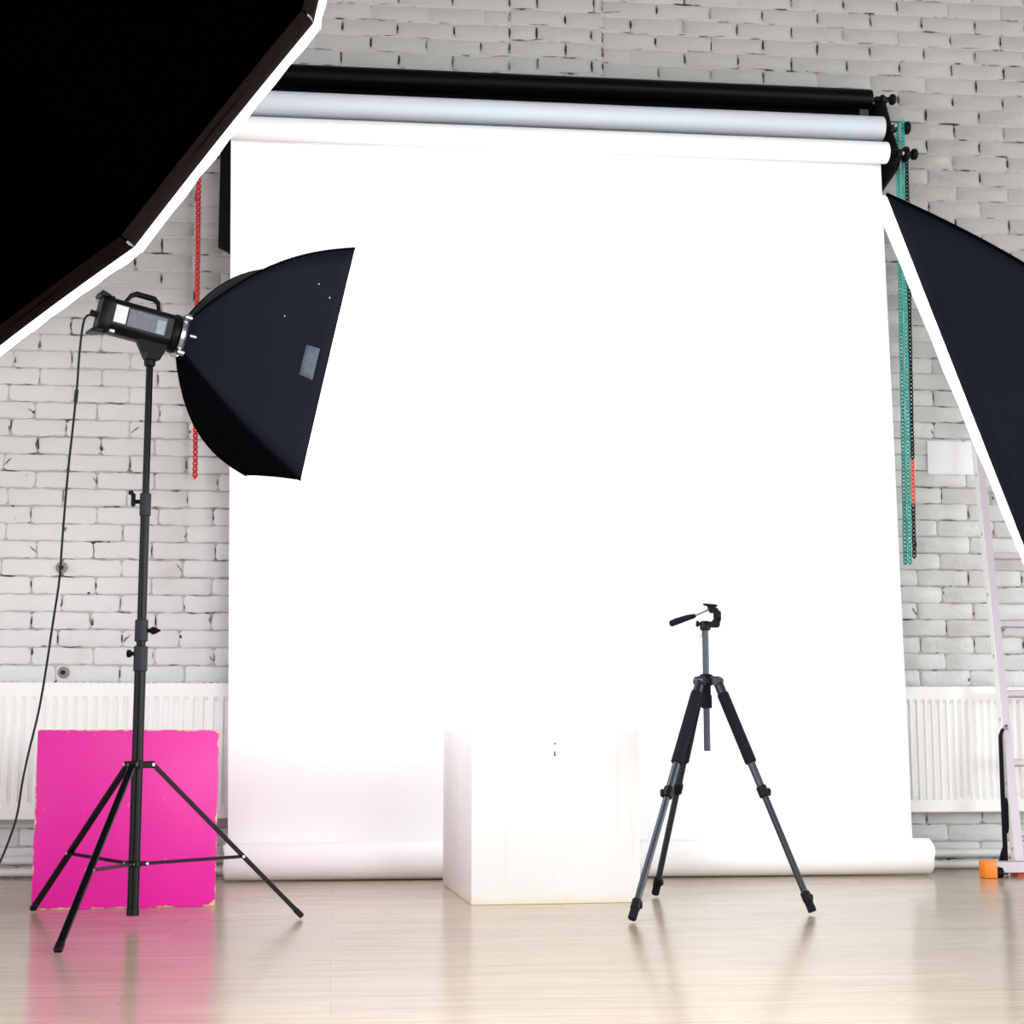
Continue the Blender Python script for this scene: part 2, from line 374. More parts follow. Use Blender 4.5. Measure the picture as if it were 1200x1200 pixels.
    return struct(b.build('wall_back', [M['brick'], M['mortar'], M['joint'], M['chip']], sharp=50))
brick_wall()

# ------------------------------------------------------------------ round pipe stubs on the wall, heating pipes, radiators
for (px, py, lab) in ((72, 665, 'upper of two round metal wall anchors on white bricks left of light stand, behind cable'), (74, 788, 'lower of two round metal wall anchors on white bricks, just above left radiator')):
    p = onY(px, py, WY-.01); t = thing('wall_anchor', (p.x, WY, p.z), lab, 'wall anchor', 'round anchors in the brick wall')
    MB().lathe((p.x, WY+.004, p.z), -Y, [(0, .026), (.008, .026), (.016, .020), (.020, .013)], 14).build('plate', M['stone'], t)
    MB().lathe((p.x, WY-.015, p.z), -Y, [(0, .011), (.012, .010), (.013, .004)], 12).build('bolt', M['hole'], t)

def radiator(x0, x1, ztop, zbot, yf, pitch, label, side):
    t = thing('radiator', ((x0+x1)/2, WY, zbot), label, 'radiator')
    # front panel with pressed vertical channels
    b = MB(); bm = b.bm
    prof = []; x = x0+.03
    m = int((x1-x0-.06)/pitch)
    zi0, zi1 = zbot+.055, ztop-.058
    pts = [(x0, 0)]; 
    for k in range(m+1):
        xc = x0+.03+k*pitch
        for dx, d in ((-.30, 0), (-.20, .0075), (.20, .0075), (.30, 0)):
            pts.append((xc+dx*pitch, d))
    pts.append((x1, 0))
    def col(z, f): return [bm.verts.new((px, yf+d*f, z)) for px, d in pts]
    rows = [col(zbot+.004, 0), col(zi0, 0), col(zi0+.018, 1), col(zi1-.018, 1), col(zi1, 0), col(ztop-.004, 0)]
    for a, c in zip(rows, rows[1:]):
        for i in range(len(pts)-1): bm.faces.new((a[i], a[i+1], c[i+1], c[i]))
    b.box(((x0+x1)/2, yf+.010, zbot+.008), (x1-x0, .018, .016), bev=.003); b.box(((x0+x1)/2, yf+.010, ztop-.006), (x1-x0, .018, .012), bev=.003)
    b.build('front_panel', M['rad'], t, sharp=20)
    b = MB(); b.box(((x0+x1)/2, yf+.066, (zbot+ztop)/2), (x1-x0-.01, .012, ztop-zbot-.02), bev=.003)
    b.build('rear_panel', M['rad'], t)
    b = MB(); b.box(((x0+x1)/2, yf+.042, ztop-.003), (x1-x0, .068, .006), bev=.002)
    for k in range(int((x1-x0)/.03)): b.box((x0+.015+k*.03, yf+.042, ztop+.001), (.010, .055, .004), bev=0)
    b.build('top_grille', M['rad'], t)
    for xx in (x0, x1):
        b = MB(); b.box((xx, yf+.040, (zbot+ztop)/2), (.004, .070, ztop-zbot-.012), bev=.001); b.build('side_cover', M['rad'], t)
    for xx in (x0+.25, x1-.25):
        b = MB(); b.box((xx, WY-.021, (zbot+ztop)/2), (.03, .030, ztop-zbot-.1), bev=.002); b.build('wall_bracket', M['rad'], t)
    return t
YF = WY-.115
zt = onY(130, 800, YF).z; zb = onY(20, 961, YF).z
radiator(-2.15, onY(330, 800, YF).x, zt, zb, YF, .0425, 'white panel radiator with vertical grooves behind the pink cube', 'l')
zt2 = onY(1100, 804.5, YF).z; zb2 = onY(1100, 952, YF).z
radiator(onY(985, 800, YF).x, 3.9, zt2, zb2, YF, .0345, 'white panel radiator with vertical grooves behind the aluminium ladder', 'r')
YP = WY-.075
for (pa, pb, lab) in (((10, 1011), (1120, 997), 'upper of two white heating pipes running along the foot of the brick wall'), ((10, 1027), (1120, 1008.5), 'lower of two white heating pipes running along the wall just above the floor')):
    a, c = onY(*pa, YP), onY(*pb, YP); z = (a.z+c.z)/2
    t = thing('heating_pipe', (.8, YP, z), lab, 'pipe', 'heating pipes along the wall foot')
    MB().cyl((-4, YP, z), (5.6, YP, z), .0175, 16).build('pipe', M['pipe'], t)
    for xx in (-2.6, -.9, 3.45, 4.6):
        b = MB(); b.tube([(xx, YP+.0, z)-V((.012, 0, 0)) if False else V((xx-.008, YP, z)), V((xx+.008, YP, z))], .0215, 14); b.cyl((xx, YP, z), (xx, WY+.012, z), .007, 8); b.build('pipe_clip', M['pipe'], t)

# ------------------------------------------------------------------ backdrop rolls, paper
XR = onY(1040, 180, 6.92).x
def zc(px, py, Yc): return onY(px, py, Yc).z
Y1, Y2, Y3 = 7.11, 7.01, 6.92
z1 = zc(980, 115, Y1); z2 = zc(980, 149, Y2); z3 = zc(980, 177, Y3)
r1, r2, r3 = .047, .057, .050
XL = onY(258, 150, Y3).x
# black roll
x1r = onY(1021, 118, Y1).x
t = thing('black_backdrop_roll', (XR-1.4, Y1, z1), 'black backdrop paper roll on top hooks, highest of the three rolls', 'backdrop roll', 'backdrop rolls on the wall brackets')
MB().tube([(XL+.02, Y1, z1), (XL+.022, Y1, z1), (x1r-.012, Y1, z1), (x1r-.003, Y1, z1), (x1r, Y1, z1)], [r1*.8, r1, r1, r1*.94, r1*.7], 40).build('roll', M['blackpaper'], t)
b = MB(); xf = onY(1011, 130, Y1).x
zb_ = zc(980, 136.5, Y1+.03)
b.box(((XL+.04+xf)/2, Y1+r1-.003, (z1+zb_)/2), (xf-XL-.04, .003, z1-zb_), bev=.0008); b.cyl((XL+.04, Y1+r1-.003, zb_), (xf, Y1+r1-.003, zb_), .008, 10); b.build('hanging_flap', M['blackpaper'], t)
MB().cyl((XL-.09, Y1, z1), (XR+.02, Y1, z1), .011, 12).build('core_tube', M['blackm'], t)
def knob(t, x, y, z, r, name='knob'):
    MB().lathe((x, y, z), X, [(0, .012), (.010, .012), (.011, r*.8), (.016, r), (.030, r), (.036, r*.75), (.037, .01)], 20).build(name, M['black'], t)
pk = onY(1051, 117, Y1); knob(t, pk.x-.045, Y1, pk.z, .026)
# grey roll
x2r = onY(1034, 150, Y2).x
t = thing('grey_backdrop_roll', (XR-1.4, Y2, z2), 'pale blue grey paper roll, middle of the three backdrop rolls', 'backdrop roll', 'backdrop rolls on the wall brackets')
MB().tube([(XL+.03, Y2, z2), (XL+.032, Y2, z2), (x2r-.004, Y2, z2), (x2r, Y2, z2)], [r2*.9, r2, r2, r2*.95], 44).build('roll', M['grey'], t)
MB().cyl((XL-.09, Y2, z2), (XR+.07, Y2, z2), .011, 12).build('core_tube', M['blackm'], t)
pk = onY(1064, 150, Y2); knob(t, pk.x-.028, Y2, pk.z, .030, 'chain_wheel')
# white paper: top roll, hanging sheet, bottom roll
t = thing('white_paper_backdrop', (XR-1.4, Y3, 0), 'seamless white paper backdrop hanging from its roll to the floor', 'backdrop')
MB().tube([(XL+.03, Y3, z3), (XL+.032, Y3, z3), (XR-.012, Y3, z3), (XR-.003, Y3, z3), (XR, Y3, z3)], [r3*.9, r3, r3, r3*.96, r3*.85], 44).build('top_roll', M['paper'], t)
MB().cyl((XL-.09, Y3, z3), (XR+.09, Y3, z3), .011, 12).build('core_tube', M['blackm'], t)
pk = onY(1063, 181, Y3); knob(t, pk.x-.030, Y3, pk.z, .036, 'chain_wheel')
pk = onY(1073, 181, Y3); knob(t, pk.x-.030, Y3, pk.z, .026, 'knob')
YS = Y3+r3+.002                                     # plane of the hanging sheet
rb = .080; YB = YS-rb
# sheet corners
tl = onY(270.5, 190, YS); tr = onY(1032.5, 192, YS); bl = onY(267, 985, YS); br = onY(1069, 985, YS)
def lerp(a, c, f): return a+(c-a)*f
b = MB(); bm = b.bm; g = []
def sx(z, side):
    f = (z-bl.z)/(tl.z-bl.z); return (bl.x+(tl.x-bl.x)*f) if side == 0 else (br.x+(tr.x-br.x)*f)
NX, NZ = 40, 60
for off in (0, .0012):
    gg = []
    for i in range(NZ+1):
        z = lerp(rb, z3, i/NZ); row = []
        for k in range(NX+1):
            f = k/NX; x = lerp(sx(z, 0), sx(z, 1), f)
            wv = .006*math.sin(f*PI*5+z*1.3)*math.sin(PI*i/NZ)+.004*math.sin(z*4+f*3)*math.sin(PI*i/NZ)
            row.append(bm.verts.new((x, YS+off+wv*.5, z)))
        gg.append(row)
    g.append(gg)
for gg in g:
    for i in range(NZ):
        for k in range(NX): bm.faces.new((gg[i][k], gg[i][k+1], gg[i+1][k+1], gg[i+1][k]))
for i in range(NZ):
    for k in (0, NX): bm.faces.new((g[0][i][k], g[0][i+1][k], g[1][i+1][k], g[1][i][k]))
b.build('hanging_sheet', M['paper'], t)
# bottom roll: a spiral of paper
b = MB(); bm = b.bm
xl = onY(262.5, 1028, YB-rb).x; xr = onY(1089.5, 1005, YB-.02).x
prof = []
turns = 3.2; n = 150
for i in range(n+1):
    a = -i/n*turns*2*PI; r = rb-.0022-.0035*(i/n*turns)   # wound from the back, under and up the front
    prof.append((YB+r*math.cos(a), rb+r*math.sin(a)))
def tele(i, side): return (.004*(i/n*turns))*(1 if side else -1)*math.sin(i*.21+side)
th = .0012; L0 = []
for side, xx in ((0, xl), (1, xr)):
    L0.append([(bm.verts.new((xx+tele(i, side), y, z)), bm.verts.new((xx+tele(i, side), YB+(y-YB)*(1-th/rb), rb+(z-rb)*(1-th/rb)))) for i, (y, z) in enumerate(prof)])
for i in range(n):
    (a0, a1), (b0, b1) = L0[0][i], L0[0][i+1]; (c0, c1), (d0, d1) = L0[1][i], L0[1][i+1]
    bm.faces.new((a0, b0, d0, c0)); bm.faces.new((a1, c1, d1, b1)); bm.faces.new((a0, a1, b1, b0)); bm.faces.new((c0, d0, d1, c1))
b.build('bottom_roll', M['paper'], t)
b = MB(); 
for k in range(40):
    pass
b.cyl((xl+.02, YB, rb), (xr-.03, YB, rb), .040, 32); b.build('core', M['paper'], t)

# brackets that carry the rolls
def bracket(xc, zbottom, label, w=.035):
    t = thing('wall_bracket', (xc, WY, z3), label, 'wall bracket', 'black roll brackets')
    ztop = z1+.02
    b = MB()
    b.box((xc, WY-.006, (ztop+zbottom)/2), (w+.02, .012, ztop-zbottom), bev=.003)
    # stepped side plate reaching out to the hooks
    out = [(WY-.002, ztop), (Y1-.02, ztop+.0), (Y1-.035, z1-.03), (Y2-.03, z2-.035), (Y3-.030, z3-.035), (Y3+.02, z3-.07), (WY-.06, z3-.10), (WY-.002, z3-.12)]
    b.prism([(y, z) for y, z in out], w*.45, (xc, 0, 0), (Y, Z, X), bev=.002)
    b.build('plate', M['black'], t)
    for yy, zz in ((Y1, z1), (Y2, z2), (Y3, z3)):
        b = MB(); pts = [V((xc, yy+.026*math.cos(a), zz+.026*math.sin(a))) for a in [PI*(.9+1.25*k/10) for k in range(11)]]
        b.tube(pts, .0095, 10); b.lathe((xc-.03, yy, zz), X, [(0, .016), (.05, .018), (.06, .012)], 16); b.build('hook', M['black'], t)
    for yy, zz in ((Y1-.0, z1-.05), (Y2-.03, z2+.005), (Y3-.03, z3-.01)):
        b = MB(); b.lathe((xc+.010, yy, zz), X, [(0, .010), (.008, .010), (.010, .006)], 12); b.build('screw', M['steel'], t)
pb_ = onY(1042, 165, Y2)
bracket(pb_.x+.005, zc(1042, 214, WY), 'black stepped wall bracket carrying the right ends of the backdrop rolls')
b = MB()
# left bracket with its long back plate
xlB = onY(263, 240, WY-.05).x
t = thing('wall_bracket', (xlB, WY, z3), 'black wall plate showing beside the upper left edge of the white paper', 'wall bracket', 'black roll brackets')
za, zb3 = z1+.03, zc(262, 294, WY-.05)
b = MB(); b.prism([(xlB-.024, za), (xlB-.024, zb3+.022), (xlB+.03, zb3-.006), (xlB+.20, zb3-.006), (xlB+.20, za)], .03, (0, WY-.03, 0), (X, Z, -Y), bev=.002)
b.build('plate', M['black'], t)
for yy, zz in ((Y1, z1), (Y2, z2), (Y3, z3)):
    b = MB(); b.box((XL-.035, (yy+WY)/2, zz-.03), (.02, WY-yy, .02), bev=.003); b.lathe((XL-.06, yy, zz), X, [(0, .018), (.05, .018)], 16); b.build('hook', M['black'], t)
MB().box(((xlB+.1+XL-.035)/2, WY-.012, z3+.05), (abs(xlB-XL)+.2, .02, .05), bev=.003).build('rail', M['black'], t)

# ------------------------------------------------------------------ hanging chains
def chain(name, pts, link, wid, wire, mats, label, phase=0, red=None):
    """oval plastic links along each polyline in pts"""
    b = MB()
    for pi, (A, B) in enumerate(pts):
        A, B = V(A), V(B); d = (B-A); n = int(d.length/link); d.normalize()
        for k in range(n+1):
            c = A+(B-A)*(k/n)+d*(phase*link*pi)
            tw = .30*math.sin(k*.5+pi)
            mi = 1 if red and red[0] < c.z < red[1] else 0
            for q_, (cc_, side, hl, hw) in enumerate(((c, X*math.cos(tw)+Y*math.sin(tw), link*.46, wid/2-wire/2), (c+d*link*.5, Y*math.cos(tw)-X*math.sin(tw), link*.22, wid*.3))):
                ring = []
                for q in range(10):
                    a = 2*PI*q/10; ca, sa = math.cos(a), math.sin(a)
                    ring.append(cc_+side*hw*(math.copysign(abs(ca)**.7, ca))+d*(math.copysign(abs(sa)**.7, sa)*hl))
                b.tube(ring, wire/2, 5, closed=True, mi=mi)
    o = b.build(name, mats, base=pts[0][0]); return tag(o, label, 'chain', 'plastic chains hanging from the roll ends')
YC = Y3+.02
p0, p1 = onY(1055, 190, Y3), onY(1065.5, 657, Y3)
e = .011
def ln(px0, py0, px1, py1, Yc): return (onY(px0, py0, Yc), onY(px1, py1, Yc))
chain('pull_chain', [ln(1051.5, 146, 1061, 658, Y2), ln(1057.5, 142, 1066.5, 658, Y2-.012)], .0175, .0235, .0062, [M['teal']], 'long turquoise plastic chain loop hanging right of the white paper')
zr = (onY(1068, 590, Y3).z, onY(1068, 540, Y3).z)
chain('pull_chain', [ln(1062.5, 186, 1071.5, 651, Y3+.0)], .0185, .0200, .0062, [M['black'], M['redo']], 'black plastic chain with a short red stretch, beside the turquoise chain', red=zr)
YL = Y1
chain('pull_chain', [ln(233.3, 150, 228.3, 556, YL), ln(233.6, 150, 228.6, 556, YL+.02)], .0245, .0235, .0082, [M['red']], 'red plastic chain hanging on the bricks behind the left softbox')

# ------------------------------------------------------------------ note sheet
pa, pb = onY(1086, 517, WY-.004), onY(1141, 556.5, WY-.004)
b = MB(); b.box(((pa.x+pb.x)/2, WY-.006, (pa.z+pb.z)/2), (pb.x-pa.x, .0012, pa.z-pb.z), bev=0)
tag(b.build('paper_sheet', M['sheet'], base=((pa.x+pb.x)/2, WY-.006, (pa.z+pb.z)/2)), 'blank white landscape paper sheet stuck on the brick wall at right', 'paper')

# ------------------------------------------------------------------ cubes
def cube(name, fl, frr, yaw, depth, height, m, label, extra=None):
    """fl, fr: front corners on the floor"""
    a, c = V(fl), V(frr); w = (c-a).length; x = (c-a).normalized(); y = V((-x.y, x.x, 0)); base = (a+c)/2+y*depth/2
    o_ = bpy.data.objects.new('x', None)
    t = bmesh.new(); bmesh.ops.create_cube(t, size=1); bmesh.ops.scale(t, vec=(w, depth, height), verts=t.verts); bmesh.ops.translate(t, vec=(0, 0, height/2), verts=t.verts)
    bmesh.ops.bevel(t, geom=list(t.edges), offset=.004, segments=2, affect='EDGES', profile=.5)
    me = bpy.data.meshes.new(name); t.to_mesh(me); t.free(); me.materials.append(m)
    me.polygons.foreach_set('use_smooth', [True]*len(me.polygons)); me.set_sharp_from_angle(angle=math.radians(35))
    bpy.data.objects.remove(o_)
    o = bpy.data.objects.new(name, me); COL.objects.link(o); o.location = base; o.rotation_euler = (0, 0, math.atan2(x.y, x.x)); o['_base'] = tuple(base)
    return tag(o, label, 'cube'), base, x, y, w
A_, B_ = onZ(36, 1067, 0), onZ(252, 1062, 0)
wp = (B_-A_).length
pink, pb0, px_, py_, _w = cube('posing_cube', A_, B_, 0, .60, .615, worn_box('magenta_painted_board', (.68, .011, .31), (.62, .42, .24), (wp/2, .3, .3075), .035, .42), 'bright magenta pink painted cube with chipped corners behind light stand')
A_, B_ = onZ(552, 1061, 0), onZ(751, 1057.5, 0); ww = (B_-A_).length
white, wb0, wx_, wy_, _w = cube('posing_cube', A_, B_, 0, .80, .612, worn_box('white_painted_board', (.73, .73, .735), (.70, .62, .50), (ww/2, .4, .306), .012, .5, floorwear=.035, corner=-.01), 'white painted posing cube with scuffed base beside the camera tripod')
t = MB(); fc = (A_+B_)/2                                    # key hole and fixing marks in its front
hp = onY(650, 883, fc.y)
b = MB()
b.prism([(-.004, -.010), (.004, -.010), (.003, .006), (0, .010), (-.003, .006)], .002, (hp.x, fc.y-.0006, hp.z), (wx_, Z, -wy_))
b2 = MB(); b2.lathe((hp.x+.001, fc.y+.001, hp.z+.035), -wy_, [(0, .004), (.0015, .004)], 8)
gm = mat('grey_mark', (.10, .10, .09), .6)
for bb_, nm_ in ((b, 'keyhole'), (b2, 'screw_hole')):
    mo = bb_.build(nm_, gm)
    mo.parent = white; mo.matrix_parent_inverse = (Matrix.Translation(white.location) @ Matrix.Rotation(white.rotation_euler.z, 4, 'Z')).inverted()

# ------------------------------------------------------------------ softboxes
def bulge_pt(a, c, f, out, k): return a.lerp(c, f)+out*(k*4*f*(1-f)*(1.15-.5*f))
def softbox(name, corners, ring, nrm, rr, label, cat, bow, lip, mats, nlip=None, sag=.03, border=0., tape=None):
    """corners: front frame in order; ring: centre of the speed ring; nrm: beam direction"""
    n = len(corners); ctr = sum(corners, V())/n
    if not isinstance(bow, (list, tuple)): bow = [bow]*n
    if not isinstance(lip, (list, tuple)): lip = [lip]*n
    t = thing(name, ring, label, cat)
    NV, NU = 14, 12
    dirs = [(c-ctr-(c-ctr).dot(nrm)*nrm).normalized() for c in corners]
    shells = []
    for i in range(n):
        a, c = corners[i], corners[(i+1) % n]; da, dc = dirs[i], dirs[(i+1) % n]; dm = (da+dc).normalized()
        b = MB(); bm = b.bm; g = []
        for j in range(NV+1):
            f = j/NV; row = []
            p0 = bulge_pt(ring+da*rr, a, f, da, bow[i]); p1 = bulge_pt(ring+dc*rr, c, f, dc, bow[(i+1) % n])
            for k in range(NU+1):
                u = k/NU; p = p0.lerp(p1, u)
                arc = (da.lerp(dc, u).normalized()*rr+ring)
                p = p+(arc-(ring+da*rr).lerp(ring+dc*rr, u))*(1-f)**1.5
                p -= dm*sag*math.sin(PI*u)*math.sin(PI*f*.9)
                row.append(bm.verts.new(p))
            g.append(row)
        for j in range(NV):
            for k in range(NU): bm.faces.new((g[j][k], g[j][k+1], g[j+1][k+1], g[j+1][k]))
        o = b.build('side_panel', mats[i % len(mats)], t, sharp=60)
        sm = o.modifiers.new('thick', 'SOLIDIFY'); sm.thickness = .002; sm.offset = 0
        # lip beyond the frame
        b = MB(); bm = b.bm
        pr = []
        for fd in (0, .5, 1):
            dpts = [border+(lerp(lip[i], lip[(i+1) % n], k/NU)-border)*fd for k in range(NU+1)]
            pr.append([bm.verts.new(a.lerp(c, k/NU)+nrm*dpts[k]-dm*.008*math.sin(PI*k/NU)+dm*.0012*math.sin(k*2.3+fd*2)+nrm*fd*.0011*math.sin(k*2.9+i)) for k in range(NU+1)])
        for q in range(2):
            for k in range(NU): bm.faces.new((pr[q][k], pr[q][k+1], pr[q+1][k+1], pr[q+1][k]))
        o = b.build('front_lip', M['lip'], t, sharp=60)
        if border:
            b = MB(); bm = b.bm; pr = []
            for dpt, ow in ((-.012, .003), (border*.4, .006), (border, .001)):
                pr.append([bm.verts.new(a.lerp(c, k/NU)+nrm*dpt+dm*(ow-.008*math.sin(PI*k/NU))) for k in range(NU+1)])
            for q in range(2):
                for k in range(NU): bm.faces.new((pr[q][k], pr[q][k+1], pr[q+1][k+1], pr[q+1][k]))
            o = b.build('brown_border', M['brown'], t, sharp=60)
        # seam piping along the rib
    for i in range(n):
        a = corners[i]; da = dirs[i]
        b = MB(); b.tube([bulge_pt(ring+da*rr, a, j/NV, da, bow[i])+da*.001 for j in range(NV+1)], .004, 6); b.build('rib', M['fabric2'] if mats[0] is not M['velvet'] else M['velvet'], t)
    # diffuser, a little inside the lip
    b = MB(); bm = b.bm
    c0 = bm.verts.new(ctr+nrm*.004); vs = []
    for i in range(n):
        a, c = corners[i], corners[(i+1) % n]; dm = (dirs[i]+dirs[(i+1) % n]).normalized()
        for k in range(NU): vs.append(bm.verts.new(a.lerp(c, k/NU)-dm*.008*math.sin(PI*k/NU)-dirs[i]*.003))
    for i in range(len(vs)): bm.faces.new((c0, vs[i], vs[(i+1) % len(vs)]))
    b.build('diffuser', M['diffo'] if len(corners) > 4 else M['diff'], t)
    # speed ring
    b = MB(); b.lathe(ring-nrm*.022, nrm, [(0, rr*.86), (.004, rr*.98), (.016, rr*1.02), (.022, rr*.94), (.030, rr*1.02), (.036, rr*.9)], 36)
    for i in range(n if n < 6 else 4):
        d = dirs[i*(n//4) if n > 4 else i]
        b.box(ring+d*(rr+.006)-nrm*.004, (.026, .020, .028), (d, nrm.cross(d).normalized(), nrm), bev=.004)
    b.build('speed_ring', M['steel'], t)
    return t
# left box on the stand
S = 1.028
c = V((-.722, .4848, 5.4624))*S; e1 = V((.2219, .9737, .0522)); e2 = V((-.4009, .0424, .9151)); nn = V((.8888, -.224, .3998)); H, W = .7582*S, .6862*S
def W3(v): return cw(v.x, v.y, v.z)
cs = [W3(c+e1*(H/2)-e2*(W/2)), W3(c-e1*(H/2)-e2*(W/2)), W3(c-e1*(H/2)+e2*(W/2)), W3(c+e1*(H/2)+e2*(W/2))]
nL = cd(*nn); ringL = W3(c-nn*(.40*S)); e1w, e2w = cd(*e1), cd(*e2)
sbL = softbox('softbox', cs, ringL, nL, .070, 'black rectangular softbox with grey patch, mounted on the tall light stand', 'softbox', [.105, .035, .12, .115], .020,
              [M['fabric'], M['fabric2'], M['fabric'], M['fabric']], sag=.012)
# grey hook-tape patch and lint specks on the near panel
def near_panel_pt(u, f):
    dirs = [(q-sum(cs, V())/4) for q in cs[:2]]; dirs = [(d-d.dot(nL)*nL).normalized() for d in dirs]
    p0 = bulge_pt(ringL+dirs[0]*.07, cs[0], f, dirs[0], .105); p1 = bulge_pt(ringL+dirs[1]*.07, cs[1], f, dirs[1], .035)
    dm = (dirs[0]+dirs[1]).normalized(); return p0.lerp(p1, u)-dm*(.012*math.sin(PI*u)*math.sin(PI*f*.9)-.004)
b = MB(); bm = b.bm; g = []
for i in range(5):
    g.append([bm.verts.new(near_panel_pt(.450+.142*i/4, .820+.100*k/3)) for k in range(4)])
for i in range(4):
    for k in range(3): bm.faces.new((g[i][k], g[i][k+1], g[i+1][k+1], g[i+1][k]))
o = b.build('hook_tape_patch', M['patch'], sbL); o.modifiers.new('t', 'SOLIDIFY').thickness = .002
for (u, f) in ((.16, .80), (.30, .50), (.33, .62), (.22, .9), (.6, .5)):
    b = MB(); b.box(near_panel_pt(u, f), (.005, .004, .004), bev=.001); b.build('lint', M['label'], sbL)
b = MB(); q = ringL-RT*.0+nL*.0; pn = at(233, 396, (ringL-CAM).dot(FW)-.07)
b.cyl(pn-nL*.030, pn+nL*.018, .0065, 10, bev=.002); b.build('locking_pin', M['steel'], sbL)

# right box, close to the camera
c = V((.9757, .1717, 3.369)); e1 = V((-.2922, .9275, .233)); e2 = V((.3551, -.121, .927)); nn = V((-.888, -.3536, .294)); H, W = .9, .6
cs2 = [W3(c+e1*(H/2)-e2*(W/2)), W3(c-e1*(H/2)-e2*(W/2)), W3(c-e1*(H/2)+e2*(W/2)), W3(c+e1*(H/2)+e2*(W/2))]
nR = cd(*nn); ringR = W3(c-nn*.45)
softbox('softbox', cs2, ringR-UP*.15, nR, .075, 'navy black softbox with white front edge cutting in from the right edge', 'softbox', .060, [.026, .011, .011, .026], [M['fabric'], M['fabric2'], M['fabric'], M['fabric']], sag=.02)
# octagonal box, nearest
c = V((-.7143-.022, .709+.022, 3.0098)); uu = V((-.0676, -.7246, -.6858)); vv = V((.7664, .4024, -.5007)); nn = V((.6387, -.5595, .5282))
oc = [W3(c+(uu*math.cos(a)+vv*math.sin(a))*.6) for a in [PI/8+i*PI/4 for i in range(8)]]
nO = cd(*nn); ringO = W3(c-nn*.42)
softbox('octagonal_softbox', oc, ringO, nO, .075, 'huge black octagonal softbox with bright white rim filling the upper left corner', 'softbox', .07, .031, [M['velvet']], border=.016, sag=.01)

# ------------------------------------------------------------------ strobe head
hx = nL; hz = (UP-UP.dot(hx)*hx).normalized(); hy = hz.cross(hx)          # hy: away from the camera side
st0 = ringL-hx*.030                                                     # front of the head
ts = thing('studio_strobe', st0-hx*.17-hz*.05, 'black studio strobe head with top handle fixed behind the left softbox', 'studio light')
def L(a, bb, cc): return st0-hx*a+hy*bb+hz*cc
def oct_prof(w, h, ch): return [(-w+ch, -h), (w-ch, -h), (w, -h+ch), (w, h-ch), (w-ch, h), (-w+ch, h), (-w, h-ch), (-w, -h+ch)]
b = MB(); b.prism(oct_prof(.050, .050, .018), .27, L(.155, 0, 0), (hy, hz, hx), bev=.003)
b.lathe(L(.020, 0, 0), hx, [(0, .052), (.012, .058), (.026, .058)], 32)
b.build('body', M['black'], ts)
b = MB(); b.prism(oct_prof(.053, .055, .018), .045, L(.305, 0, 0), (hy, hz, hx), bev=.004)
b.prism([(-.02, .0), (.018, -.004), (.026, .002), (.020, .014), (-.02, .006)], .095, L(.325, 0, .048), (-hx, hz, hy), bev=.002)
b.prism([(-.02, .0), (.032, -.006), (.030, .004), (-.02, .012)], .095, L(.325, 0, -.056), (-hx, hz, hy), bev=.002)
b.build('rear_hood', M['black'], ts)
b = MB(); b.box(L(.331, 0, 0), (.085, .085, .006), (hy, hz, hx), bev=.002); b.build('rear_panel', M['collar'], ts)
b = MB()
hp_ = [L(.235, 0, .046), L(.215, 0, .074), L(.195, 0, .083), L(.115, 0, .083), L(.095, 0, .074), L(.082, 0, .046)]
b.tube(hp_, .0085, 10, sx=1.25); b.build('handle', M['black'], ts)
side = -1 if hy.dot(FW) > 0 else 1
b = MB(); b.box(L(.155, side*.0505, .004), (.262, .002, .060), (hx, hy, hz), bev=.0006); b.build('side_plate', M['collar'], ts)
b = MB(); b.box(L(.250, side*.0520, .006), (.052, .0016, .050), (hx, hy, hz), bev=.0003); b.build('rating_label', M['label'], ts)
b = MB(); b.box(L(.135, side*.0520, .004), (.165, .0014, .050), (hx, hy, hz), bev=.0003); b.build('graphic_strip', M['panel'], ts)
b = MB(); b.box(L(.075, side*.0530, .000), (.036, .0016, .040), (hx, hy, hz), bev=.0003); b.build('badge', mat('pale_blue_badge', (.20, .27, .32), .4, var=(200, .6)), ts)
b = MB(); b.box(L(.27, side*.046, -.0455), (.022, .008, .008), (hx, hy, hz), bev=.002); b.build('slide_switch', M['label'], ts)
for ch_ in ts.children:                        # final proportions of the head
    for v_ in ch_.data.vertices:
        w_ = v_.co+V(ts['_base'])-st0; v_.co = st0+hx*w_.dot(hx)*.77+hy*w_.dot(hy)*1.15+hz*w_.dot(hz)*1.15-V(ts['_base'])
# yoke under the head
ym = L(.14, 0, -.05)
dS = (ym-CAM).dot(FW)
cx0 = at(175.5, 425, dS); SX, SY = cx0.x, cx0.y
print('stand centre', SX, SY, 'yoke', ym, 'ring', ringL)
zt_ = at(175, 407, dS).z
b = MB(); b.prism([(-.055, .035), (-.045, .04), (.045, .015), (.055, .005), (.028, -.045), (-.018, -.045)], .05, V((SX, SY, zt_+.002)), (hx - Z*hx.dot(Z), Z, hy), bev=.003)
b.lathe((SX, SY, zt_-.065), Z, [(0, .012), (.004, .018), (.04, .020), (.045, .016)], 18)
b.build('yoke', M['black'], ts)
b = MB(); b.cyl(V((SX, SY, zt_-.03))-RT*.005-FW*.03, V((SX, SY, zt_-.03))-RT*.005-FW*.055, .010, 10); b.build('lock_knob', M['collar'], ts)

